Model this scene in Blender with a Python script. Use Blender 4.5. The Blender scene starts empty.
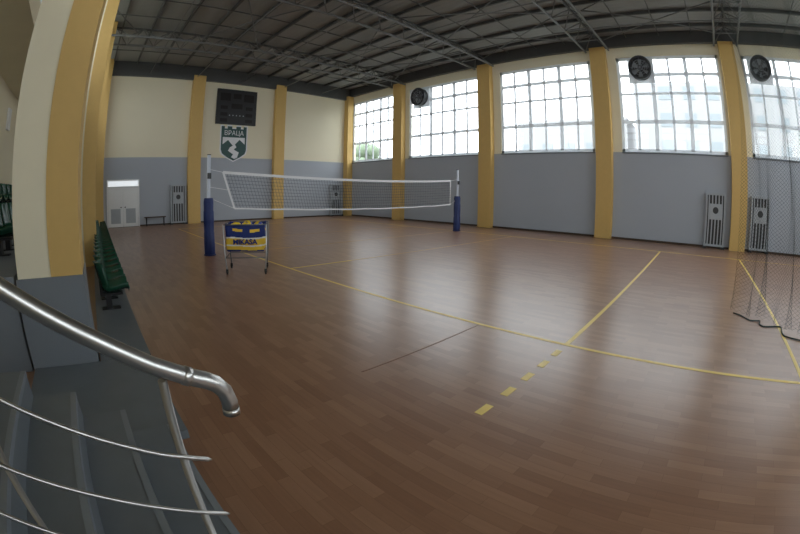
import bpy, bmesh, math, random
from mathutils import Matrix, Vector
random.seed(4)
SC=bpy.context.scene
COL=SC.collection
PI=math.pi
# ------------------------------------------------------------ camera
yaw,pit,rol,cz=0.799,-0.0922,0.0119,1.64
CX,CY,FP=393.0,228.0,393.0
F=Vector((math.cos(yaw)*math.cos(pit),math.sin(yaw)*math.cos(pit),math.sin(pit)))
R=Vector((math.sin(yaw),-math.cos(yaw),0)); U=R.cross(F)
R2=R*math.cos(rol)+U*math.sin(rol); U2=-R*math.sin(rol)+U*math.cos(rol)
cam=bpy.data.cameras.new('camera'); co=bpy.data.objects.new('camera',cam); COL.objects.link(co)
M=Matrix((R2,U2,-F)).transposed().to_4x4(); M.translation=Vector((0,0,cz)); co.matrix_world=M
cam.type='PANO'; cam.sensor_fit='HORIZONTAL'; cam.sensor_width=10.5*800/FP
cam.clip_start=0.02
for holder in (getattr(cam,'cycles',None),cam):
    try:
        holder.panorama_type='FISHEYE_EQUISOLID'; holder.fisheye_lens=10.5; holder.fisheye_fov=PI
    except Exception: pass
cam.shift_x=(400-CX)/800; cam.shift_y=-(267-CY)/534
SC.camera=co
try: SC.view_settings.view_transform='Standard'
except Exception: pass

# ------------------------------------------------------------ materials
def mat(name,col,rough=0.6,metal=0.0,noise=0.0,nscale=8.0,spec=None,bump=0.0,transl=0.0):
    m=bpy.data.materials.new(name); m.use_nodes=True; nt=m.node_tree; b=nt.nodes['Principled BSDF']
    b.inputs['Roughness'].default_value=rough; b.inputs['Metallic'].default_value=metal
    if spec is not None: b.inputs['Specular IOR Level'].default_value=spec
    tc=nt.nodes.new('ShaderNodeTexCoord'); n=nt.nodes.new('ShaderNodeTexNoise'); n.inputs['Scale'].default_value=nscale; n.inputs['Detail'].default_value=4
    nt.links.new(tc.outputs['Object'],n.inputs['Vector'])
    mx=nt.nodes.new('ShaderNodeMix'); mx.data_type='RGBA'
    mx.inputs['A'].default_value=(*[c*(1-noise) for c in col],1); mx.inputs['B'].default_value=(*[min(1,c*(1+noise)) for c in col],1)
    nt.links.new(n.outputs['Fac'],mx.inputs['Factor']); nt.links.new(mx.outputs['Result'],b.inputs['Base Color'])
    if bump:
        bp=nt.nodes.new('ShaderNodeBump'); bp.inputs['Strength'].default_value=bump; bp.inputs['Distance'].default_value=0.01
        nt.links.new(n.outputs['Fac'],bp.inputs['Height']); nt.links.new(bp.outputs['Normal'],b.inputs['Normal'])
    if transl:
        tr=nt.nodes.new('ShaderNodeBsdfTranslucent'); tr.inputs['Color'].default_value=(.9,.92,.95,1); ms=nt.nodes.new('ShaderNodeMixShader'); ms.inputs[0].default_value=transl
        out=nt.nodes['Material Output']; nt.links.new(b.outputs[0],ms.inputs[1]); nt.links.new(tr.outputs[0],ms.inputs[2]); nt.links.new(ms.outputs[0],out.inputs['Surface'])
    return m
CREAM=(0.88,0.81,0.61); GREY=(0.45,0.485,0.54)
def wallmat(name,zsplit):
    m=bpy.data.materials.new(name); m.use_nodes=True; nt=m.node_tree; b=nt.nodes['Principled BSDF']; b.inputs['Roughness'].default_value=0.65
    g=nt.nodes.new('ShaderNodeTexCoord'); sp=nt.nodes.new('ShaderNodeSeparateXYZ'); nt.links.new(g.outputs['Object'],sp.inputs[0])
    gt=nt.nodes.new('ShaderNodeMath'); gt.operation='GREATER_THAN'; gt.inputs[1].default_value=zsplit; nt.links.new(sp.outputs['Z'],gt.inputs[0])
    n=nt.nodes.new('ShaderNodeTexNoise'); n.inputs['Scale'].default_value=0.6; n.inputs['Detail'].default_value=6; nt.links.new(g.outputs['Object'],n.inputs['Vector'])
    mx=nt.nodes.new('ShaderNodeMix'); mx.data_type='RGBA'; mx.inputs['A'].default_value=(*GREY,1); mx.inputs['B'].default_value=(*CREAM,1); nt.links.new(gt.outputs[0],mx.inputs['Factor'])
    m2=nt.nodes.new('ShaderNodeMix'); m2.data_type='RGBA'; m2.blend_type='MULTIPLY'; m2.inputs['Factor'].default_value=0.08
    nt.links.new(mx.outputs['Result'],m2.inputs['A']); nt.links.new(n.outputs['Fac'],m2.inputs['B']); nt.links.new(m2.outputs['Result'],b.inputs['Base Color'])
    return m
M_wall=wallmat('painted_wall',3.59); M_walll=wallmat('painted_wall_low',1.0)
M_gold=mat('gold_paint',(0.68,0.45,0.15),0.6,noise=.05)
M_cream=mat('cream_paint',CREAM,0.65,noise=.05,nscale=2)
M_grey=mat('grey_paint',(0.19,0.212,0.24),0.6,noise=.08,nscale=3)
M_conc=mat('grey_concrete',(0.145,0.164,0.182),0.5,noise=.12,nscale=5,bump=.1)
M_strip=mat('pale_step_edge',(0.21,0.235,0.26),0.5,noise=.08)
M_white=mat('white_paint',(0.85,0.86,0.86),0.4,noise=.03)
M_frame=mat('window_frame_white',(0.88,0.90,0.91),0.4,noise=.03,transl=.30)
M_yel=mat('court_line_yellow',(0.85,0.63,0.15),0.4,noise=.08,nscale=6)
M_yelw=mat('court_line_faded_yellow',(0.60,0.38,0.13),0.4,noise=.15,nscale=6)
M_seam=mat('court_line_worn',(0.27,0.14,0.085),0.4,noise=.2)
M_steel=mat('brushed_stainless',(0.60,0.59,0.57),0.34,1.0,noise=.05,nscale=30)
M_steel2=mat('brushed_stainless_post',(0.38,0.37,0.36),0.42,1.0,noise=.05,nscale=30)
M_dsteel=mat('dark_roof_steel',(0.085,0.088,0.09),0.5,0.1,noise=.1)
M_lsteel=mat('grey_roof_steel',(0.17,0.175,0.18),0.5,0.1,noise=.1)
M_black=mat('black_plastic',(0.012,0.012,0.013),0.4,noise=.1)
M_dgrey=mat('dark_grey_metal',(0.05,0.052,0.055),0.45,0.3,noise=.1)
M_blue=mat('navy_vinyl',(0.010,0.026,0.13),0.5,noise=.08)
M_lblue=mat('light_pole',(0.62,0.66,0.74),0.4,noise=.03)
M_green=mat('green_plastic',(0.010,0.065,0.036),0.25,noise=.1)
M_netw=mat('white_webbing',(0.85,0.86,0.88),0.7,noise=.03)
M_netd=mat('net_cord',(0.10,0.11,0.12),0.8,noise=.1)
M_netc=mat('dark_curtain_cord',(0.035,0.05,0.047),0.8,noise=.1)
M_bagb=mat('blue_bag_cloth',(0.010,0.028,0.17),0.7,noise=.1)
M_bagy=mat('yellow_bag_cloth',(0.80,0.54,0.05),0.7,noise=.08)
M_bagw=mat('white_bag_cloth',(0.8,0.8,0.78),0.7,noise=.05)
M_crest=mat('dark_green_enamel',(0.01,0.065,0.058),0.4,noise=.05)
M_wood=mat('dark_wood',(0.06,0.035,0.02),0.5,noise=.2)
M_lat=mat('pale_grey_metal',(0.42,0.45,0.48),0.5,noise=.05)
M_bldg=mat('pale_render_facade',(0.32,0.32,0.325),0.8,noise=.05)
M_bwin=mat('facade_window',(0.22,0.25,0.27),0.3,noise=.1)
M_leaf=mat('foliage',(0.16,0.21,0.14),0.8,noise=.3,nscale=3)
M_bark=mat('bark',(0.1,0.08,0.06),0.9,noise=.3)
M_ground=mat('outdoor_ground',(0.20,0.21,0.18),0.9,noise=.2,nscale=.5)
def floormat():
    m=bpy.data.materials.new('wood_vinyl_floor'); m.use_nodes=True; nt=m.node_tree; b=nt.nodes['Principled BSDF']
    g=nt.nodes.new('ShaderNodeTexCoord'); sp=nt.nodes.new('ShaderNodeSeparateXYZ'); nt.links.new(g.outputs['Object'],sp.inputs[0])
    cb=nt.nodes.new('ShaderNodeCombineXYZ'); nt.links.new(sp.outputs['Y'],cb.inputs['X']); nt.links.new(sp.outputs['X'],cb.inputs['Y'])
    br=nt.nodes.new('ShaderNodeTexBrick'); br.inputs['Scale'].default_value=1.0; br.inputs['Brick Width'].default_value=0.46; br.inputs['Row Height'].default_value=0.088
    br.inputs['Mortar Size'].default_value=0.0012; br.inputs['Mortar Smooth'].default_value=0.3; br.offset=0.37; br.offset_frequency=2
    br.inputs['Color1'].default_value=(0.295,0.150,0.086,1); br.inputs['Color2'].default_value=(0.395,0.220,0.132,1); br.inputs['Mortar'].default_value=(0.23,0.115,0.065,1); br.inputs['Bias'].default_value=0
    nt.links.new(cb.outputs[0],br.inputs['Vector'])
    mp=nt.nodes.new('ShaderNodeMapping'); mp.inputs['Scale'].default_value=(2.5,40,1); nt.links.new(cb.outputs[0],mp.inputs['Vector'])
    n=nt.nodes.new('ShaderNodeTexNoise'); n.inputs['Scale'].default_value=1.0; n.inputs['Detail'].default_value=5; nt.links.new(mp.outputs[0],n.inputs['Vector'])
    m2=nt.nodes.new('ShaderNodeMix'); m2.data_type='RGBA'; m2.blend_type='MULTIPLY'; m2.inputs['Factor'].default_value=0.28
    nt.links.new(br.outputs['Color'],m2.inputs['A']); nt.links.new(n.outputs['Fac'],m2.inputs['B']); nt.links.new(m2.outputs['Result'],b.inputs['Base Color'])
    b.inputs['Roughness'].default_value=0.30; b.inputs['Specular IOR Level'].default_value=0.6
    return m
M_floor=floormat()
def ceilmat():
    m=bpy.data.materials.new('corrugated_roof_deck'); m.use_nodes=True; nt=m.node_tree; b=nt.nodes['Principled BSDF']
    g=nt.nodes.new('ShaderNodeTexCoord')
    w=nt.nodes.new('ShaderNodeTexWave'); w.bands_direction='X'; w.inputs['Scale'].default_value=1.2; w.inputs['Distortion'].default_value=0
    nt.links.new(g.outputs['Object'],w.inputs['Vector'])
    n=nt.nodes.new('ShaderNodeTexNoise'); n.inputs['Scale'].default_value=.8; nt.links.new(g.outputs['Object'],n.inputs['Vector'])
    r=nt.nodes.new('ShaderNodeMix'); r.data_type='RGBA'; r.inputs['A'].default_value=(0.265,0.275,0.275,1); r.inputs['B'].default_value=(0.32,0.33,0.33,1)
    nt.links.new(n.outputs['Fac'],r.inputs['Factor']); nt.links.new(r.outputs['Result'],b.inputs['Base Color'])
    bp=nt.nodes.new('ShaderNodeBump'); bp.inputs['Strength'].default_value=.25; bp.inputs['Distance'].default_value=.03; nt.links.new(w.outputs['Fac'],bp.inputs['Height']); nt.links.new(bp.outputs['Normal'],b.inputs['Normal'])
    b.inputs['Roughness'].default_value=.7
    return m
M_ceil=ceilmat()
def glassmat():
    m=bpy.data.materials.new('window_glass'); m.use_nodes=True; nt=m.node_tree
    for n in list(nt.nodes): nt.nodes.remove(n)
    o=nt.nodes.new('ShaderNodeOutputMaterial'); t=nt.nodes.new('ShaderNodeBsdfTransparent'); t.inputs[0].default_value=(.93,.96,.97,1)
    g=nt.nodes.new('ShaderNodeBsdfGlossy'); g.inputs['Roughness'].default_value=.02; mx=nt.nodes.new('ShaderNodeMixShader'); mx.inputs[0].default_value=.05
    nt.links.new(t.outputs[0],mx.inputs[1]); nt.links.new(g.outputs[0],mx.inputs[2]); nt.links.new(mx.outputs[0],o.inputs[0]); return m
M_glass=glassmat()

# ------------------------------------------------------------ mesh helpers
class B:
    def __init__(s): s.v=[]; s.f=[]; s.m=[]; s.sm=[]
    def add(s,vs,fs,mi=0,smooth=False):
        o=len(s.v); s.v+= [tuple(v) for v in vs]; s.f+=[tuple(i+o for i in f) for f in fs]; s.m+=[mi]*len(fs); s.sm+=[smooth]*len(fs); return s
    def box(s,x0,x1,y0,y1,z0,z1,mi=0):
        vs=[(x,y,z) for z in (z0,z1) for y in (y0,y1) for x in (x0,x1)]
        return s.add(vs,[(0,2,3,1),(4,5,7,6),(0,1,5,4),(2,6,7,3),(0,4,6,2),(1,3,7,5)],mi)
    def quad(s,a,b,c,d,mi=0): return s.add([a,b,c,d],[(0,1,2,3)],mi)
    def tube(s,pts,r,n=8,mi=0,cap=True,taper=None):
        pts=[Vector(p) for p in pts]; rings=[]; prev=None
        for i,p in enumerate(pts):
            d=(pts[min(i+1,len(pts)-1)]-pts[max(i-1,0)]).normalized()
            if prev is None:
                a=Vector((0,0,1)) if abs(d.z)<.9 else Vector((1,0,0)); u=d.cross(a).normalized()
            else:
                u=(prev-d*prev.dot(d)).normalized()
            prev=u; w=d.cross(u); rr=r if taper is None else taper[i]
            rings.append([p+(u*math.cos(2*PI*k/n)+w*math.sin(2*PI*k/n))*rr for k in range(n)])
        vs=[v for rg in rings for v in rg]; fs=[]
        for i in range(len(rings)-1):
            for k in range(n): fs.append((i*n+k,i*n+(k+1)%n,(i+1)*n+(k+1)%n,(i+1)*n+k))
        if cap:
            fs.append(tuple(range(n))[::-1]); fs.append(tuple((len(rings)-1)*n+k for k in range(n)))
        s.add(vs,fs,mi,n>4)
        if cap: s.sm[-1]=False; s.sm[-2]=False
        return s
    def sphere(s,c,r,mi=0,nu=12,nv=8,sc=(1,1,1)):
        vs=[];fs=[]
        for j in range(nv+1):
            for i in range(nu):
                t=PI*j/nv;p=2*PI*i/nu; vs.append((c[0]+r*sc[0]*math.sin(t)*math.cos(p),c[1]+r*sc[1]*math.sin(t)*math.sin(p),c[2]+r*sc[2]*math.cos(t)))
        for j in range(nv):
            for i in range(nu): fs.append((j*nu+i,(j+1)*nu+i,(j+1)*nu+(i+1)%nu,j*nu+(i+1)%nu))
        return s.add(vs,fs,mi,True)
    def obj(s,name,mats,parent=None,bevel=0,loc=None):
        me=bpy.data.meshes.new(name); me.from_pydata(s.v,[],s.f); 
        if not isinstance(mats,(list,tuple)): mats=[mats]
        for m in mats: me.materials.append(m)
        me.polygons.foreach_set('material_index',s.m); me.polygons.foreach_set('use_smooth',s.sm); me.update()
        o=bpy.data.objects.new(name,me); COL.objects.link(o)
        if parent is not None: o.parent=parent
        if loc: o.location=loc
        if bevel:
            bv=o.modifiers.new('bevel','BEVEL'); bv.width=bevel; bv.segments=2; bv.limit_method='ANGLE'
        return o
def empty(name,loc,label,cat,group=None,rz=0):
    e=bpy.data.objects.new(name,None); e.empty_display_size=.2; e.location=loc; e.rotation_euler=(0,0,rz); COL.objects.link(e); tag(e,label,cat,group); return e
def tag(o,label,cat,group=None):
    o['label']=label; o['category']=cat
    if group: o['group']=group
def struct(o): o['kind']='structure'; return o
def copy_thing(root,loc,label=None,rz=None):
    r=root.copy(); COL.objects.link(r); r.location=loc
    if rz is not None: r.rotation_euler=(0,0,rz)
    if label: r['label']=label
    for c in list(root.children):
        k=c.copy(); k.parent=r; COL.objects.link(k)
    return r
def text_mesh(txt,size,name,m,parent,loc,rot,extrude=.004,center=True,off=.015,sx=1):
    cu=bpy.data.curves.new(name,'FONT'); cu.body=txt; cu.size=size; cu.extrude=extrude
    if center: cu.align_x='CENTER'; cu.align_y='CENTER'
    cu.offset=size*off
    t=bpy.data.objects.new(name+'_c',cu); COL.objects.link(t); bpy.context.view_layer.update()
    me=bpy.data.meshes.new_from_object(t.evaluated_get(bpy.context.evaluated_depsgraph_get())); me.materials.clear(); me.materials.append(m)
    bpy.data.objects.remove(t); o=bpy.data.objects.new(name,me); COL.objects.link(o); o.location=loc; o.rotation_euler=rot; o.scale=(sx,1,1)
    if parent is not None: o.parent=parent
    return o

XW,XE,YS,YN,ZC=-3.2,16.5,-9.0,21.4,8.75
ZG=3.59; ZWT=7.72
PC=[-7.9,-1.83,4.27,10.32,16.38]
PW=0.36
# ------------------------------------------------------------ shell
struct(B().box(XW,XE,YS,YN,-.2,0).obj('floor',M_floor))
struct(B().box(XW-.3,XE+.3,YS-.3,YN+.3,ZC,ZC+.2).obj('ceiling',M_ceil))
struct(B().box(XW-.3,XE+.3,YN,YN+.3,-.2,ZC).obj('wall_north',M_wall))
MA,MB=.12,.42
wins=[(16.38+PW+MA,21.0),(10.32+PW+MA,16.38-PW-MB+.1),(4.27+PW+MA,10.32-PW-MB),(-1.83+PW+MA,4.27-PW-MB),(-7.9+PW+MA,-1.83-PW-MB+.1)]
b=B(); b.box(XE,XE+.3,YS,YN,-.2,ZG); b.box(XE,XE+.3,YS,YN,ZWT,ZC)
edges=sorted(wins); prev=YS
for a,c in edges: b.box(XE,XE+.3,prev,a,ZG,ZWT); prev=c
b.box(XE,XE+.3,prev,YN,ZG,ZWT)
struct(b.obj('wall_east',M_wall))
swins=[(-2.6,3.2),(3.8,9.6),(10.2,16.0)]
ZS0,ZS1=3.7,8.0
b=B(); b.box(XW-.3,XE+.3,YS-.3,YS,-.2,ZS0); b.box(XW-.3,XE+.3,YS-.3,YS,ZS1,ZC); prev=XW-.3
for a,c in swins: b.box(prev,a,YS-.3,YS,ZS0,ZS1); prev=c
b.box(prev,XE+.3,YS-.3,YS,ZS0,ZS1); struct(b.obj('wall_south',M_wall))
wwins=[(-7.5,-2.4),(-1.3,3.7),(4.8,9.8),(10.8,15.8),(16.9,20.7)]
ZV0,ZV1=5.3,8.3
b=B(); b.box(XW-.3,XW,YS,YN,-.2,ZV0); b.box(XW-.3,XW,YS,YN,ZV1,ZC); prev=YS
for a,c in wwins: b.box(XW-.3,XW,prev,a,ZV0,ZV1); prev=c
b.box(XW-.3,XW,prev,YN,ZV0,ZV1); struct(b.obj('wall_west',M_walll))
wn=0
def window(x_or_y,axis,a,c,z0,z1,nc=6,sgn=1):
    global wn; wn+=1
    b=B(); p0,p1=sorted((x_or_y+sgn*.04,x_or_y+sgn*.08))
    def bx(u0,u1,q0,q1,e=0):
        if axis=='x': b.box(p0+e,p1-e,u0,u1,q0,q1)
        else: b.box(u0,u1,p0+e,p1-e,q0,q1)
    bx(a,c,z0,z0+.14); bx(a,c,z1-.14,z1); bx(a,a+.13,z0,z1); bx(c-.13,c,z0,z1)
    for k in range(1,nc):
        y=a+(c-a)*k/nc; w=.095 if k%2 else .17
        bx(y-w/2,y+w/2,z0+.1,z1-.1)
    H=z1-z0
    for f,w in ((.31,.15),(.60,.10),(.80,.15)):
        zz=z0+H*f; bx(a+.09,c-.09,zz-w/2,zz+w/2,.002)
    g=x_or_y+sgn*.085
    if axis=='x': b.quad((g,a,z0),(g,c,z0),(g,c,z1),(g,a,z1),1)
    else: b.quad((a,g,z0),(c,g,z0),(c,g,z1),(a,g,z1),1)
    struct(b.obj('window_%d'%wn,[M_frame,M_glass]))
for i,(a,c) in enumerate(wins):
    window(XE,'x',a,c,ZG,ZWT,6,1)
    struct(B().box(XE-.06,XE+.04,a,c,ZG-.05,ZG+.002).obj('trim_%d'%(140+i),M_grey))
for a,c in swins: window(YS,'y',a,c,ZS0,ZS1,5,-1)
for a,c in wwins: window(XW,'x',a,c,ZV0,ZV1,4,-1)
n=1
for y in PC:
    struct(B().box(XE-.33,XE+.02,y-PW,y+PW,0,8.2).obj('trim_%d'%n,M_gold)); n+=1
struct(B().box(XE-.45,XE+.02,YN-.42,YN+.02,0,8.2).obj('trim_%d'%n,M_gold)); n+=1
for a,c in ((5.25,5.98),(10.62,11.3)):
    struct(B().box(a,c,YN-.3,YN+.02,0,8.2).obj('trim_%d'%n,M_gold)); n+=1
for (y0,y1,xf) in ((-2.2,-1.5,-.25),(3.9,4.6,-.21),(9.95,10.65,-.06),(16.0,16.7,.08),(20.9,21.42,.35)):
    struct(B().box(xf-.75,xf-.35,y0+.02,y1-.02,0,ZC).obj('trim_%d'%n,M_cream)); n+=1
    struct(B().box(xf-.351,xf,y0,y1,0,ZC).obj('trim_%d'%n,M_gold)); n+=1
struct(B().box(XW,-1.75,YS,YN,4.7,5.15).obj('trim_%d'%n,M_cream)); n+=1
struct(B().box(XW,XE,YN-.2,YN,7.95,ZC).obj('trim_%d'%n,M_dsteel)); n+=1
struct(B().box(XE-.2,XE,YS,YN,8.2,ZC).obj('trim_%d'%n,M_dsteel)); n+=1
struct(B().box(XE-.03,XE+.02,YS,YN,0,.08).obj('baseboard_east',M_wood))
struct(B().box(.5,XE,YN-.03,YN+.02,0,.08).obj('baseboard_north',M_wood))

# ------------------------------------------------------------ court lines
def line(x0,x1,y0,y1,m=M_yel,z=.003):
    global n
    struct(B().box(x0,x1,y0,y1,0.0005,z).obj('trim_%d'%(n+60),m)); n+=1
w=.028; w2=.022
line(4.04-w,4.04+w,-8.5,18.35)
line(13.6-w,13.6+w,-8.5,18.35,z=.0031)
line(4.04,13.6,1.35-w,1.35+w,z=.0036); line(3.2,13.6,-1.68-w,-1.68+w,z=.0036)
line(4.04,5.7,7.28-w,7.28+w,z=.0036); line(5.7,13.6,7.28-w2,7.28+w2,M_yelw,z=.0036); line(4.04,13.6,10.1-w2,10.1+w2,M_yelw,z=.0036)
line(4.04,13.6,12.95-w2,12.95+w2,M_yelw,z=.0036); line(4.04,13.6,18.35-w,18.35+w,z=.0036)
line(2.1,4.0,2.55-.009,2.55+.009,M_seam)
for x in (2.32,2.70,3.06,3.41,3.75): line(x-.085,x+.085,1.35-.035,1.35+.035)

# ------------------------------------------------------------ roof steelwork
def truss(y):
    e=empty('roof_truss',(0,y,8.0),'dark steel lattice roof truss spanning between the wall pillars','roof truss','roof trusses')
    for dy in (-.55,.55): B().tube([(XW+.02,dy,.05),(XE-.22,dy,.05)],.05,6).obj('chord',M_lsteel,e)
    B().tube([(XW+.02,0,.62),(XE-.22,0,.62)],.05,6).obj('chord',M_dsteel,e)
    b=B(); N=15; L=(XE-XW-.3)/N
    for k in range(N):
        x=XW+.05+k*L
        for dy in (-.55,.55):
            b.tube([(x,dy,.05),(x+L/2,0,.62)],.024,5); b.tube([(x+L/2,0,.62),(x+L,dy,.05)],.024,5)
        b.tube([(x,-.55,.05),(x,.55,.05)],.026,5)
    o=b.obj('web',M_lsteel,e); o['kind']='stuff'
    return e
t0=truss(4.27)
for y in (-7.9,-1.83,10.32,16.38): copy_thing(t0,(0,y,8.0))
p0=None
x=XW+.8
while x<XE-.4:
    if p0 is None:
        p0=B().box(-.035,.035,YS+.02,YN-.22,-.07,.07).obj('purlin',M_dsteel); p0.location=(x,0,8.675); tag(p0,'long dark steel purlin running under the roof deck','purlin','roof purlins')
    else:
        o=p0.copy(); COL.objects.link(o); o.location=(x,0,8.675)
    x+=1.38
r0=None
for y in (-4.9,-.3,1.25,2.8,5.8,7.3,8.8,11.8,13.35,14.9,19.0):
    if r0 is None:
        b=B().tube([(XW+.02,0,0),(XE-.22,0,0)],.025,6)
        r0=b.obj('cross_beam',M_dsteel); r0.location=(0,y,8.575); tag(r0,'slim dark steel cross beam under the roof deck','beam','roof cross beams')
    else:
        o=r0.copy(); COL.objects.link(o); o.location=(0,y,8.575)
q0=None
for x in (-.3,2.6,5.45,8.3,11.15,14.0):
    if q0 is None:
        q0=B().tube([(0,YS+.02,0),(0,YN-.22,0)],.024,6).obj('tie_rod',M_lsteel); q0.location=(x,0,8.126); tag(q0,'thin grey steel tie rod running the length of the hall','tie rod','roof tie rods')
    else:
        o=q0.copy(); COL.objects.link(o); o.location=(x,0,8.126)
c0=None
for yb in (-1.28,4.82,10.87):
    for xb in (-1.7,4.0,9.7,12.6):
        if c0 is None:
            c0=empty('roof_cross_brace',(xb,yb,8.2),'pair of crossed steel brace rods between the roof trusses','roof brace','roof cross braces')
            B().tube([(0,0,0),(2.8,4.95,0)],.024,6).obj('brace_rod',M_lsteel,c0); B().tube([(2.8,0,.06),(0,4.95,.06)],.024,6).obj('brace_rod',M_lsteel,c0)
        else: copy_thing(c0,(xb,yb,8.2))

# ------------------------------------------------------------ ventilation fans
def fan(y,z):
    e=empty('ventilation_fan',(XE,y,z),'round dark ventilation fan in a pale window panel','ventilation fan','ventilation fans')
    Rr=.5
    def ring(b,r0,r1,x0,x1,mi=0,N=28):
        vs=[]
        for (r,x) in ((r0,x0),(r1,x0),(r1,x1),(r0,x1)):
            for k in range(N): vs.append((x,r*math.cos(2*PI*k/N),r*math.sin(2*PI*k/N)))
        fs=[]
        for j in range(4):
            for k in range(N): fs.append((j*N+k,j*N+(k+1)%N,((j+1)%4)*N+(k+1)%N,((j+1)%4)*N+k))
        b.add(vs,fs,mi)
    XF=-.34
    b=B(); ring(b,Rr-.06,Rr,XF+.03,.02); b.obj('housing',M_dgrey,e)
    b=B(); ring(b,Rr-.07,Rr+.03,XF-.01,XF+.03); b.obj('rim',M_dgrey,e)
    def disc(b,r,x,N=28):
        b.add([(x,r*math.cos(2*PI*k/N),r*math.sin(2*PI*k/N)) for k in range(N)],[tuple(range(N))])
    b=B(); disc(b,.45,-.02); b.obj('shutter',M_lat,e)
    b=B().box(.0,.035,-.60,.60,-.60,.56); b.obj('mounting_panel',M_frame,e)
    for k in range(6):
        b=B(); a=k*PI/3
        def P(r,t,xx): return (xx+.0,r*math.cos(a+t),r*math.sin(a+t))
        vs=[P(.1,-.25,-.2),P(.1,.25,-.12),P(.41,.3,-.12),P(.41,-.22,-.24)]
        vs2=[(v[0]+.012,v[1],v[2]) for v in vs]
        b.add(vs+vs2,[(0,1,2,3),(7,6,5,4),(0,4,5,1),(1,5,6,2),(2,6,7,3),(3,7,4,0)])
        b.obj('blade',M_dgrey,e)
    B().tube([(-.28,0,0),(-.01,0,0)],.11,14).obj('motor_hub',M_dgrey,e)
    b=B()
    for r in (.14,.24,.34): ring(b,r-.007,r+.007,XF-.01,XF+.004,0,24)
    for k in range(8):
        a=k*PI/4; b.tube([(XF,0,0),(XF,.45*math.cos(a),.45*math.sin(a))],.006,4)
    b.obj('guard',M_lat,e)
    return e
f0=fan(2.35,7.13)
copy_thing(f0,(XE,-3.35,7.13)); copy_thing(f0,(XE,14.75,7.1))

# ------------------------------------------------------------ framed wall racks
def rack(name,loc,rz,label):
    e=empty(name,loc,label,'wall rack','wall racks',rz)
    w,h=.9,2.1; z0=.08
    b=B(); 
    for x in (-w/2,w/2-.07): b.box(x,x+.07,-.16,0,z0,h)
    b.box(-w/2+.07,w/2-.07,-.16,0,h-.07,h); b.box(-w/2+.07,w/2-.07,-.16,0,z0,z0+.07)
    b.obj('frame',M_lat,e)
    B().box(-w/2+.07,w/2-.07,-.05,0,z0+.07,h-.07).obj('back_panel',M_dgrey,e)
    for k in range(5):
        x=-w/2+.15+k*(w-.3)/4; B().box(x-.028,x+.028,-.12,-.08,z0+.07,h-.07).obj('slat',M_lat,e)
    B().box(-.27,.27,-.14,-.121,1.1,1.7).obj('plate',M_lat,e)
    b=B(); N=20; vs=[(.13*math.cos(2*PI*k/N),-.145,1.45+.13*math.sin(2*PI*k/N)) for k in range(N)]+[(.13*math.cos(2*PI*k/N),-.14,1.45+.13*math.sin(2*PI*k/N)) for k in range(N)]
    b.add(vs,[tuple(range(N))]+[(k,(k+1)%N,N+(k+1)%N,N+k) for k in range(N)]); b.obj('emblem_disc',M_dgrey,e)
    for x0,x1 in ((-w/2-.04,-w/2+.1),(w/2-.1,w/2+.04)): B().box(x0,x1,-.3,.0,0,.08).obj('foot',M_dgrey,e)
    return e
L_r='grey steel frame rack with slats standing against the wall'
k0=rack('wall_rack',(4.7,YN-.04,0),0,L_r)
copy_thing(k0,(15.35,YN-.04,0),rz=0)
copy_thing(k0,(XE-.04,-.75,0),rz=-PI/2); copy_thing(k0,(XE-.04,-2.85,0),rz=-PI/2)

# ------------------------------------------------------------ scoreboard
e=empty('scoreboard',(8.1,YN-.002,6.55),'black electronic scoreboard mounted high on the cream wall','scoreboard')
B().box(-1.28,1.28,-.12,0,-1.03,1.05).obj('case',M_black,e,bevel=.01)
M_disp=mat('dark_display',(.03,.026,.026),.2)
dp=[(x,.35,.8,.32) for x in (-.75,.75)]+[(0,.5,.8,.25),(0,-.1,.2,.35)]+[(x,z-.1,z+.1,.22) for x in (-.8,.8) for z in (-.05,-.45,-.8)]
for (x,z0,z1,hw_) in dp: B().box(x-hw_,x+hw_,-.13,-.1201,z0,z1).obj('digit_panel',M_disp,e)
for k in range(-2,3): B().box(k*.22-.03,k*.22+.03,-.13,-.1201,-.53,-.47).obj('foul_marker',M_lat,e)

# ------------------------------------------------------------ crest
e=empty('wall_crest',(8.05,YN,4.42),'dark green town crest with castle top and white mountain motif','crest')
W2=.80
out=[(-W2,.5),(-W2,1.0),(-.60,1.0),(-.60,.86),(-.42,.86),(-.42,1.0),(-.13,1.0),(-.13,.86),(.13,.86),(.13,1.0),(.42,1.0),(.42,.86),(.60,.86),(.60,1.0),(W2,1.0),(W2,.5),(W2,-.36),(.72,-.58),(.42,-.78),(0,-.98),(-.42,-.78),(-.72,-.58),(-W2,-.36)]
def plate(b,pts,y0,y1,mi=0):
    N=len(pts); vs=[(x,y0,z) for x,z in pts]+[(x,y1,z) for x,z in pts]
    b.add(vs,[tuple(range(N))]+[(k,(k+1)%N,N+(k+1)%N,N+k) for k in range(N)],mi)
b=B(); plate(b,[(x*1.09,z*1.07) for x,z in out],-.024,0); b.obj('outline',M_netw,e)
b=B(); plate(b,out,-.030,-.0245); b.obj('shield',M_crest,e)
b=B(); plate(b,[(-.70,.36),(.70,.36),(.70,-.02),(.36,.24),(.08,-.05),(.18,-.20),(.02,-.34),(.34,-.50),(.24,-.80),(.06,-.88),(-.14,-.78),(-.02,-.62),(-.34,-.42),(-.24,-.22),(-.05,-.12),(-.36,.20),(-.70,-.06)],-.036,-.03); b.obj('mountain_motif',M_netw,e)
text_mesh('ВРАЦА',.38,'lettering',M_netw,e,(0,-.036,.60),(PI/2,0,0),off=.0,sx=.98)

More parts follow.
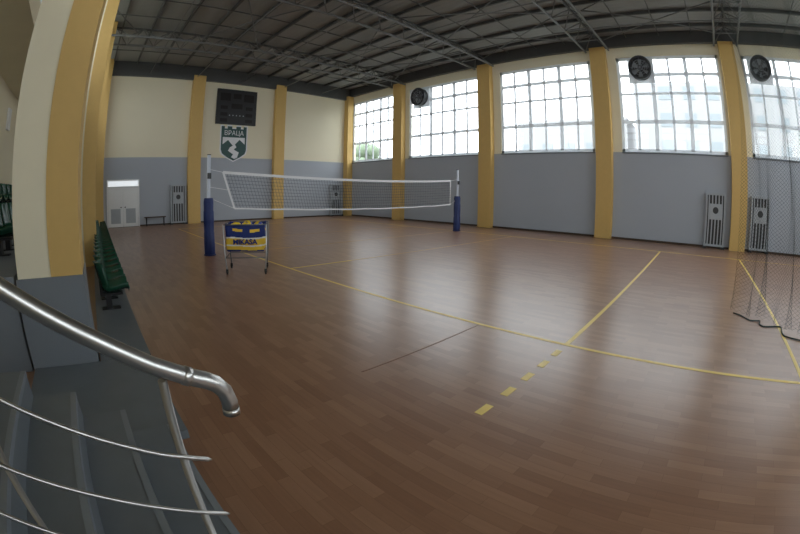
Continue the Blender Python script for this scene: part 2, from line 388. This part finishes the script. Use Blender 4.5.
# ------------------------------------------------------------ double door
e=bpy.data.objects.new('door_1',None); COL.objects.link(e); e.location=(1.5,YN,0); e['kind']='structure'
b=B(); b.box(-.95,-.88,-.06,0,0,2.45); b.box(.88,.95,-.06,0,0,2.45); b.box(-.88,.88,-.06,0,2.38,2.45); b.box(-.88,.88,-.05,0,2.05,2.1)
struct(b.obj('door_frame',M_white,e))
for sx in (-1,1):
    x0,x1=(-.87,-.005) if sx<0 else (.005,.87)
    struct(B().box(x0,x1,-.045,-.001,.02,2.04).obj('door_leaf',M_white,e))
    struct(B().box(x0+.15,x1-.15,-.052,-.046,.2,.95).obj('door_vent_panel',M_lat,e))
    struct(B().box(sx*.12-.04,sx*.12+.04,-.09,-.046,1.0,1.05).obj('door_handle',M_dgrey,e))
mm=bpy.data.materials.new('transom_daylight_glow'); mm.use_nodes=True; bb=mm.node_tree.nodes['Principled BSDF']; bb.inputs['Base Color'].default_value=(.85,.9,.92,1); bb.inputs['Emission Color'].default_value=(.9,.95,1,1); bb.inputs['Emission Strength'].default_value=.6  # faint emission stands in for daylight in the transom; wall behind is solid
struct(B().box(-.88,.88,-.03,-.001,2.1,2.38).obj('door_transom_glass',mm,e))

e=empty('bench',(3.3,YN-.35,0),'small dark bench standing by the far door','bench')
B().box(-.6,.6,-.16,.16,.43,.48).obj('seat',M_wood,e,bevel=.008)
for x in (-.5,.5):
    b=B(); b.tube([(x,-.13,0),(x,-.13,.43)],.02,6); b.tube([(x,.13,0),(x,.13,.43)],.02,6); b.tube([(x,-.13,.15),(x,.13,.15)],.015,6); b.obj('leg',M_black,e)

# ------------------------------------------------------------ volleyball posts
def post(loc,label,dirx):
    e=empty('volleyball_post',loc,label,'volleyball post','volleyball posts')
    B().tube([(0,0,0),(0,0,2.62)],.05,14).obj('pole',M_lblue,e)
    pts=[(0,0,.03),(0,0,.3),(0,0,.6),(0,0,.62),(0,0,.9),(0,0,1.15),(0,0,1.17),(0,0,1.4),(0,0,1.5)]
    B().tube(pts,.14,8,taper=[.155,.158,.150,.142,.152,.150,.140,.145,.125]).obj('padding',M_blue,e,bevel=.01)
    B().box(-.05,.05,-.09,-.04,2.0,2.15).obj('winch',M_dgrey,e)
    B().tube([(0,0,2.62),(0,0,2.64)],.055,12).obj('cap',M_dgrey,e)
    B().tube([(0,0,0),(0,0,.03)],.17,14).obj('floor_plate',M_blue,e)
    return e
post((3.08,10.05,0),'white volleyball post wrapped in dark blue padding beside ball cart',1)
post((13.6,10.05,0),'white volleyball post wrapped in dark blue padding near windows',-1)
e=empty('volleyball_net',(3.5,10.05,0),'sagging volleyball net with white bands strung between two posts','volleyball net')
NL=9.6
def ztop(s): return 2.17-.03*s-.15*4*s*(1-s)
def zbot(s): return 1.20-.06*s-.11*4*s*(1-s)
def xs(s,tt): return NL*s + (1-tt)*(.34*(1-s))
b=B(); NX,NZ=96,10; t=.0045
def P(i,j):
    s=i/NX; tt=j/NZ; return Vector((xs(s,tt), .03*math.sin(i*.5)*(1-tt)*min(1,j), zbot(s)+(ztop(s)-zbot(s))*tt))
for i in range(NX+1):
    for j in range(NZ):
        a,c=P(i,j),P(i,j+1); b.add([a-Vector((t,0,0)),a+Vector((t,0,0)),c+Vector((t,0,0)),c-Vector((t,0,0))],[(0,1,2,3)])
for j in range(NZ+1):
    for i in range(0,NX):
        a,c=P(i,j),P(i+1,j); b.add([a-Vector((0,0,t)),c-Vector((0,0,t)),c+Vector((0,0,t)),a+Vector((0,0,t))],[(0,1,2,3)])
o=b.obj('mesh_panel',M_netd,e); o['kind']='stuff'
def band(f,hw,name):
    b=B(); NN=40; vs=[]; fs=[]
    for i in range(NN+1):
        a=f(i/NN); vs+=[(a.x,a.y-.008,a.z-hw),(a.x,a.y-.008,a.z+hw),(a.x,a.y+.008,a.z+hw),(a.x,a.y+.008,a.z-hw)]
    for i in range(NN):
        for k in range(4): fs.append((i*4+k,i*4+(k+1)%4,(i+1)*4+(k+1)%4,(i+1)*4+k))
    fs+=[(3,2,1,0),(NN*4,NN*4+1,NN*4+2,NN*4+3)]
    b.add(vs,fs); return b.obj(name,M_netw,e)
band(lambda s:Vector((xs(s,1),0,ztop(s))),.037,'top_band')
band(lambda s:Vector((xs(s,0),0,zbot(s)+.006*math.sin(s*40))),.022,'bottom_band')
for s in (0,1):
    b=B(); a=Vector((xs(s,0),0,zbot(s)));c=Vector((xs(s,1),0,ztop(s)))
    w=Vector((.03,0,0)); b.add([a-w+Vector((0,-.006,0)),a+w+Vector((0,-.006,0)),c+w+Vector((0,-.006,0)),c-w+Vector((0,-.006,0)),a-w+Vector((0,.006,0)),a+w+Vector((0,.006,0)),c+w+Vector((0,.006,0)),c-w+Vector((0,.006,0))],[(0,1,2,3),(7,6,5,4),(0,4,5,1),(1,5,6,2),(2,6,7,3),(3,7,4,0)])
    b.obj('side_band',M_netw,e)
for pts in ([(-.365,0,2.24),(0,0,ztop(0))],[(-.265,0,1.45),(.34,0,zbot(0))],[(-.365,0,1.78),(.15,0,1.7)],[(NL+.445,0,2.2),(NL,0,ztop(1))],[(NL+.34,0,1.3),(NL,0,zbot(1))]):
    B().tube(pts,.008,5).obj('tension_rope',M_netw,e)

# ------------------------------------------------------------ ball cart
CRZ=-.5; CP=(3.15,7.55)
e=empty('ball_cart',(CP[0],CP[1],0),'folding ball cart with blue and yellow cloth bag on casters','ball cart',rz=CRZ)
hw,hd=.395,.335
NR,NZb=64,52
def bagp(k,j):
    z=.46+.56*j/NZb; u=(z-.46)/.56
    s=.94+.08*min(1,u*3)**.6 if u<.33 else 1.02
    s+=.012*math.sin(u*9+k*.2)
    t=k/NR*4; side=int(t)%4; f=(t-int(t))*2-1
    bul=1+.05*(1-f*f)*math.sin(PI*min(1,u*1.05))
    if side==0: px,py=f,-bul
    elif side==1: px,py=bul,f
    elif side==2: px,py=-f,bul
    else: px,py=-bul,-f
    fold=.006*math.sin(k*1.3+u*4)
    zz=z - (.03*(1-f*f) if j==NZb else .03*(1-f*f)*u)
    return (hw*s*px+fold*(side%2),hd*s*py+fold*((side+1)%2),zz)
vs=[bagp(k,j) for j in range(NZb+1) for k in range(NR)]
b=B(); b.v=list(vs)
for j in range(NZb):
    for k in range(NR):
        t=k/NR*4; f=(t-int(t))*2-1; u=(j+.5)/NZb+.02*math.sin(f*3.2+.6)
        if u<.06: mi=0
        elif u<.20: mi=1
        elif u<.25: mi=2
        elif u<.48: mi=1
        elif u<.53: mi=2
        elif .74<u<.84 and .2<abs(f)<.72: mi=1
        else: mi=0
        b.f.append((j*NR+k,j*NR+(k+1)%NR,(j+1)*NR+(k+1)%NR,(j+1)*NR+k)); b.m.append(mi); b.sm.append(True)
b.f.append(tuple(range(NR))[::-1]); b.m.append(0); b.sm.append(False)
o=b.obj('bag',[M_bagb,M_bagy,M_bagw],e); so=o.modifiers.new('s','SOLIDIFY'); so.thickness=.006
text_mesh('MIKASA',.14,'bag_lettering',M_bagb,e,(0,-hd*1.03-.030,.655),(PI/2-.02,.0,0),.004,off=.03,sx=1.02)
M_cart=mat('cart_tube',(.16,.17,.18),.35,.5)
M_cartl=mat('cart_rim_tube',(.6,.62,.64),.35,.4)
fw,fd=hw+.035,hd+.035
for sx in (-1,1):
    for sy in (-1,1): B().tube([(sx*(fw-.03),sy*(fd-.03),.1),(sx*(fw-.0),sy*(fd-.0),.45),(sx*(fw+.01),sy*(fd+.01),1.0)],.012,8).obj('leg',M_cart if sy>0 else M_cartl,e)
fw+=.01; fd+=.01
B().tube([(-fw,-fd,1.0),(fw,-fd,1.0),(fw,fd,1.0),(-fw,fd,1.0),(-fw,-fd,1.0)],.011,6).obj('rim',M_cart,e)
g=.025
B().tube([(-fw+g,-fd+g,.34),(fw-g,-fd+g,.34),(fw-g,fd-g,.34),(-fw+g,fd-g,.34),(-fw+g,-fd+g,.34)],.009,6).obj('lower_rail',M_cart,e)
for sx in (-1,1):
    for sy in (-1,1):
        cx_,cy_=sx*(fw-.04),sy*(fd-.04)
        b=B().tube([(cx_-.015,cy_,.045),(cx_+.015,cy_,.045)],.045,12); b.box(cx_-.025,cx_+.025,cy_-.012,cy_+.012,.04,.11)
        b.obj('caster',M_black,e)
def ballmat():
    m=bpy.data.materials.new('two_tone_ball'); m.use_nodes=True; nt=m.node_tree; bs=nt.nodes['Principled BSDF']; bs.inputs['Roughness'].default_value=.45
    g=nt.nodes.new('ShaderNodeTexCoord'); w=nt.nodes.new('ShaderNodeTexWave'); w.inputs['Scale'].default_value=2.6; w.inputs['Distortion'].default_value=1.2; nt.links.new(g.outputs['Object'],w.inputs['Vector'])
    r=nt.nodes.new('ShaderNodeValToRGB'); r.color_ramp.interpolation='CONSTANT'; r.color_ramp.elements[0].color=(.012,.04,.3,1); r.color_ramp.elements[1].position=.5; r.color_ramp.elements[1].color=(.8,.55,.03,1)
    nt.links.new(w.outputs['Fac'],r.inputs[0]); nt.links.new(r.outputs[0],bs.inputs['Base Color']); return m
M_ball=ballmat()
bl=B().sphere((0,0,0),.104,0,20,14).obj('volleyball',M_ball); tag(bl,'blue and yellow volleyball piled in the cart bag','ball','volleyballs in the cart')
first=True
for (lx,ly,lz) in ((-.24,-.2,.92),(0,-.19,.93),(.24,-.2,.92),(-.22,.06,.93),(.02,.08,.95),(.25,.06,.93)):
    p=Matrix.Rotation(CRZ,3,'Z')@Vector((lx,ly,0))
    o=bl if first else bl.copy()
    if not first: COL.objects.link(o)
    first=False
    o.location=(CP[0]+p.x,CP[1]+p.y,lz); o.rotation_euler=(random.random()*3,random.random()*3,random.random()*3)

# ------------------------------------------------------------ stands
ST=.95; X0=XW+.03
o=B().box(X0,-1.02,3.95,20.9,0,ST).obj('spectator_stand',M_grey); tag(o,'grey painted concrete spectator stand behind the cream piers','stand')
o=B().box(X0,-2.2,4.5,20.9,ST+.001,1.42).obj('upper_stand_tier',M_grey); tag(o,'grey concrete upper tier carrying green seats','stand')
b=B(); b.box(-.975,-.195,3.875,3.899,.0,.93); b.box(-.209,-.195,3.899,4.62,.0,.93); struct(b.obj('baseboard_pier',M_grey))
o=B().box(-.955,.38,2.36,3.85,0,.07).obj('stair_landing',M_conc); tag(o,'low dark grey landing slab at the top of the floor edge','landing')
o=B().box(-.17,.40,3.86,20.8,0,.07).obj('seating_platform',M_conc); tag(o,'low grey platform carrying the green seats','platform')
e=empty('staircase',(0,0,0),'grey concrete stairs with pale edge strips descending to the court','stairs')
nos=[.27,-.03,-.34,-.66,-.98]
for i,xn in enumerate(nos):
    z=.17*(i+1); x0=nos[i+1] if i<len(nos)-1 else X0
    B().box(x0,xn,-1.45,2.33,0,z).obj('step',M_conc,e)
    B().box(xn-.035,xn+.004,-1.445,2.325,z-.03,z+.004).obj('edge_strip',M_strip,e)

M_edge=mat('pale_seat_edge',(.22,.28,.25),.4,noise=.1)
def seat(loc):
    e=empty('stadium_seat',loc,'dark green moulded plastic stadium seat on black bracket','seat','green seats along the wall')
    # bucket seat: deep pan with raised sides and rounded back
    Wd=.22; cols=11
    def shell(name,prof,ox,oz,cx,czv):
        b=B(); vs=[]
        for off in (0,1):
            for pi_,(x,z,wf) in enumerate(prof):
                for k in range(cols):
                    yy=(-Wd+2*Wd*k/(cols-1)); q=(abs(yy)/Wd)**3
                    vs.append((x+cx*q+ox*off,yy*wf,z+czv*q+oz*off))
        n_=len(prof)*cols; fs=[]
        for i in range(len(prof)-1):
            for k in range(cols-1):
                a=i*cols+k; fs.append((a,a+1,a+cols+1,a+cols)); fs.append((n_+a+cols,n_+a+cols+1,n_+a+1,n_+a))
            fs.append((i*cols,(i+1)*cols,n_+(i+1)*cols,n_+i*cols)); fs.append((n_+i*cols+cols-1,n_+(i+1)*cols+cols-1,(i+1)*cols+cols-1,i*cols+cols-1))
        for k in range(cols-1):
            fs.append((k,n_+k,n_+k+1,k+1)); a=(len(prof)-1)*cols+k; fs.append((a+1,n_+a+1,n_+a,a))
        b.add(vs,fs,0,True); return b.obj(name,M_green,e)
    shell('seat',[(.46,.27,.9),(.455,.31,.95),(.40,.32,1),(.25,.29,1),(.12,.28,1),(.05,.32,1)],0,-.04,0,.09)
    shell('backrest',[(.07,.30,1),(.045,.40,1),(.02,.50,1),(0,.60,.98),(-.012,.66,.9),(-.03,.685,.75)],-.035,0,.10,0)
    B().tube([(.468,-.17,.335),(.472,-.1,.288),(.473,0,.28),(.472,.1,.288),(.468,.17,.335)],.008,6).obj('front_edge',M_edge,e)
    pr=((.0,0),(.30,0),(.30,.02),(.17,.02),(.17,.20),(.36,.20),(.36,.235),(.05,.235),(.05,.5),(.0,.5),(.0,.20),(.08,.20),(.08,.02),(0,.02))
    B().add([(x,y,z) for y in (-.06,.06) for (x,z) in pr],[tuple(range(14)),tuple(range(14,28))[::-1]]+[(k,14+k,14+(k+1)%14,(k+1)%14) for k in range(14)]).obj('bracket',M_black,e)
    return e
s0=seat((-.06,5.75,.07))
for k in range(1,24): copy_thing(s0,(-.06,5.75+k*.60,.07))
for k in range(12): copy_thing(s0,(-3.0,7.2+k*.6,1.421),'dark green plastic stadium seat on the raised stand')
for k in range(6): copy_thing(s0,(-1.75,5.6+k*.6,ST),'dark green plastic stadium seat on the raised stand')

o=B().box(XW,XW+.08,11.6,11.95,3.6,4.2).obj('wall_switch_box',M_white,bevel=.01); tag(o,'small white electrical box on the cream wall','electrical box')

# ------------------------------------------------------------ stair railing
e=empty('stair_railing',(0,.95,0),'brushed stainless steel stair railing with round handrail and bars','railing')
rail=[(-.95,0,1.83),(-.6,0,1.632),(-.29,0,1.452),(-.16,0,1.375),(-.03,0,1.298),(.094,0,1.222),(.19,0,1.172),(.235,0,1.152),(.265,0,1.134),(.288,0,1.105),(.297,0,1.07),(.298,0,1.035)]
B().tube(rail,.0245,20).obj('handrail',M_steel,e)
d=(Vector(rail[6])-Vector(rail[5])).normalized(); c=Vector((.185,0,1.1745))
B().tube([c-d*.012,c-d*.010,c+d*.010,c+d*.012],.026,20,taper=[.0245,.0268,.0268,.0245]).obj('elbow_collar',M_steel,e)
B().tube([(.298,0,1.048),(.298,0,1.028)],.0262,18).obj('end_collar',M_steel,e)
for x,zb,zt in ((.115,.17,1.205),(-.465,.51,1.55)):
    b=B().tube([(x,.0,zb),(x,0,zb+.012),(x,0,zb+.0121),(x,0,zt-.03)],.0135,14,taper=[.04,.04,.0135,.0135]); b.obj('post',M_steel2,e)
for pts in ([(-.9,0,1.45),(-.38,0,1.19),(-.113,0,1.045),(.05,0,.96),(.185,0,.903)],[(-.9,0,1.22),(-.475,0,.99),(-.19,0,.85),(.05,0,.725),(.186,0,.655)],[(-.9,0,.985),(-.6,0,.82),(-.377,0,.69),(.05,0,.45),(.186,0,.37)]):
    pts=[(p[0],-.020,p[2]) for p in pts]
    B().tube(pts+[(pts[-1][0]+.012,-.020,pts[-1][2]-.006)],.0075,10,taper=[.0075]*len(pts)+[.002]).obj('bar',M_steel,e)

# ------------------------------------------------------------ divider net curtain
path=[(7.0,-.85),(6.9,-1.0),(6.65,-1.12),(6.75,-1.32),(6.4,-1.4),(6.45,-1.65),(6.1,-1.75),(5.95,-2.0),(5.6,-2.1),(5.6,-2.45),(5.2,-2.6),(5.1,-3.0),(4.7,-3.2),(4.6,-3.6)]
PL=[0]
for a,c in zip(path,path[1:]): PL.append(PL[-1]+math.dist(a,c))
def lerp(s):
    d=s*PL[-1]
    for i in range(len(path)-1):
        if d<=PL[i+1] or i==len(path)-2:
            f=(d-PL[i])/(PL[i+1]-PL[i]); return (path[i][0]+(path[i+1][0]-path[i][0])*f,path[i][1]+(path[i+1][1]-path[i][1])*f)
b=B(); NX=150; NZ=265
Qc={}
def Q(i,j):
    if (i,j) in Qc: return Qc[(i,j)]
    s=i/NX; x,y=lerp(s); z=7.85*j/NZ+.045
    k=math.exp(-z*1.6); a=i*110/NX
    x+= -.45*k*(.6+.4*math.sin(a*.22))+ .05*math.sin(a*.5+z*.8); y+= .05*math.sin(z*1.1+a*.28)+.12*k*math.sin(a*.6)
    Qc[(i,j)]=Vector((x,y,z)); return Qc[(i,j)]
for i in range(NX):
    for j in range(NZ):
        a,c=(Q(i,j),Q(i+1,j+1)) if (i+j)%2==0 else (Q(i+1,j),Q(i,j+1))
        t=.0014+.0006*min(1,j/NZ*1.5)
        d=(c-a).normalized(); u=d.cross(Vector((.95,-.2,.2))).normalized()*t
        b.add([a-u,a+u,c+u,c-u],[(0,1,2,3)])
o=b.obj('divider_net',M_netc); o['kind']='stuff'; tag(o,'dark mesh divider net hanging from the roof to the floor','net')
pts=[]
for i in range(0,90):
    s=i/89; x,y=lerp(s); q=.06*min(1,s*5); pts.append((x-.44+q*math.sin(i*.30),y+q*math.sin(i*.42),.014))
o=B().tube(pts,.011,6).obj('hem_rope',M_netc); tag(o,'dark rope hem of the divider net lying on the floor','rope')

# ------------------------------------------------------------ outside
struct(B().box(-70,70,-60,60,-.5,-.3).obj('floor_outside',M_ground))
def building(x,y0,y1,h,st=3):
    e=empty('apartment_building',(x,(y0+y1)/2,-.3),'pale rendered building seen through the hall windows','building','buildings outside')
    hw=(y1-y0)/2
    B().box(0,8,-hw,hw,0,h).obj('facade',M_bldg,e)
    b=B(); yy=-hw+1
    while yy<hw-1.5:
        for z in range(1,int(h)-1,3): b.box(-.05,.01,yy,yy+1.4,z,z+1.5)
        yy+=3
    o=b.obj('window_grid',M_bwin,e); o['kind']='stuff'
building(44,-22,7.5,15); building(46,9,24,11.5)
def tree(x,y,h):
    e=empty('tree',(x,y,-.3),'leafy green tree standing outside the windows','tree','trees outside')
    B().tube([(0,0,0),(.1,0,h*.5),(0,.1,h*.8)],.2,8,taper=[.25,.15,.06]).obj('trunk',M_bark,e)
    b=B()
    for k in range(26):
        a=random.random()*6.28;r=random.random()*h*.25; z=h*(.45+.5*random.random())
        b.sphere((r*math.cos(a),r*math.sin(a),z),h*(.08+.06*random.random()),0,8,6)
    o=b.obj('crown',M_leaf,e); o['kind']='stuff'
tree(26,31,6.8); tree(30,38,7.4)

# ------------------------------------------------------------ light
w=bpy.data.worlds.new('overcast'); SC.world=w; w.use_nodes=True; nt=w.node_tree; bg=nt.nodes['Background']; bg.inputs['Strength'].default_value=5.8
g=nt.nodes.new('ShaderNodeTexCoord'); sp=nt.nodes.new('ShaderNodeSeparateXYZ'); nt.links.new(g.outputs['Generated'],sp.inputs[0])
r=nt.nodes.new('ShaderNodeValToRGB'); r.color_ramp.elements[0].position=.0; r.color_ramp.elements[0].color=(.75,.79,.84,1); r.color_ramp.elements[1].position=.6; r.color_ramp.elements[1].color=(.94,.98,1,1)
nt.links.new(sp.outputs['Z'],r.inputs[0]); nt.links.new(r.outputs[0],bg.inputs['Color'])
def portal(loc,rot,sx,sy):
    l=bpy.data.lights.new('daylight','AREA'); l.shape='RECTANGLE'; l.size=sx; l.size_y=sy; l.energy=0.0
    o=bpy.data.objects.new('daylight',l); COL.objects.link(o); o.location=loc; o.rotation_euler=rot
    try: l.cycles.is_portal=True
    except Exception: bpy.data.objects.remove(o)
for (a,c) in wins: portal((XE+.32,(a+c)/2,(ZG+ZWT)/2),(PI/2,0,PI/2),c-a-.1,ZWT-ZG-.1)
for (a,c) in wwins: portal((XW-.32,(a+c)/2,(ZV0+ZV1)/2),(PI/2,0,-PI/2),c-a-.1,ZV1-ZV0-.1)
for (a,c) in swins: portal(((a+c)/2,YS-.32,(ZS0+ZS1)/2),(PI/2,0,0),c-a-.1,ZS1-ZS0-.1)
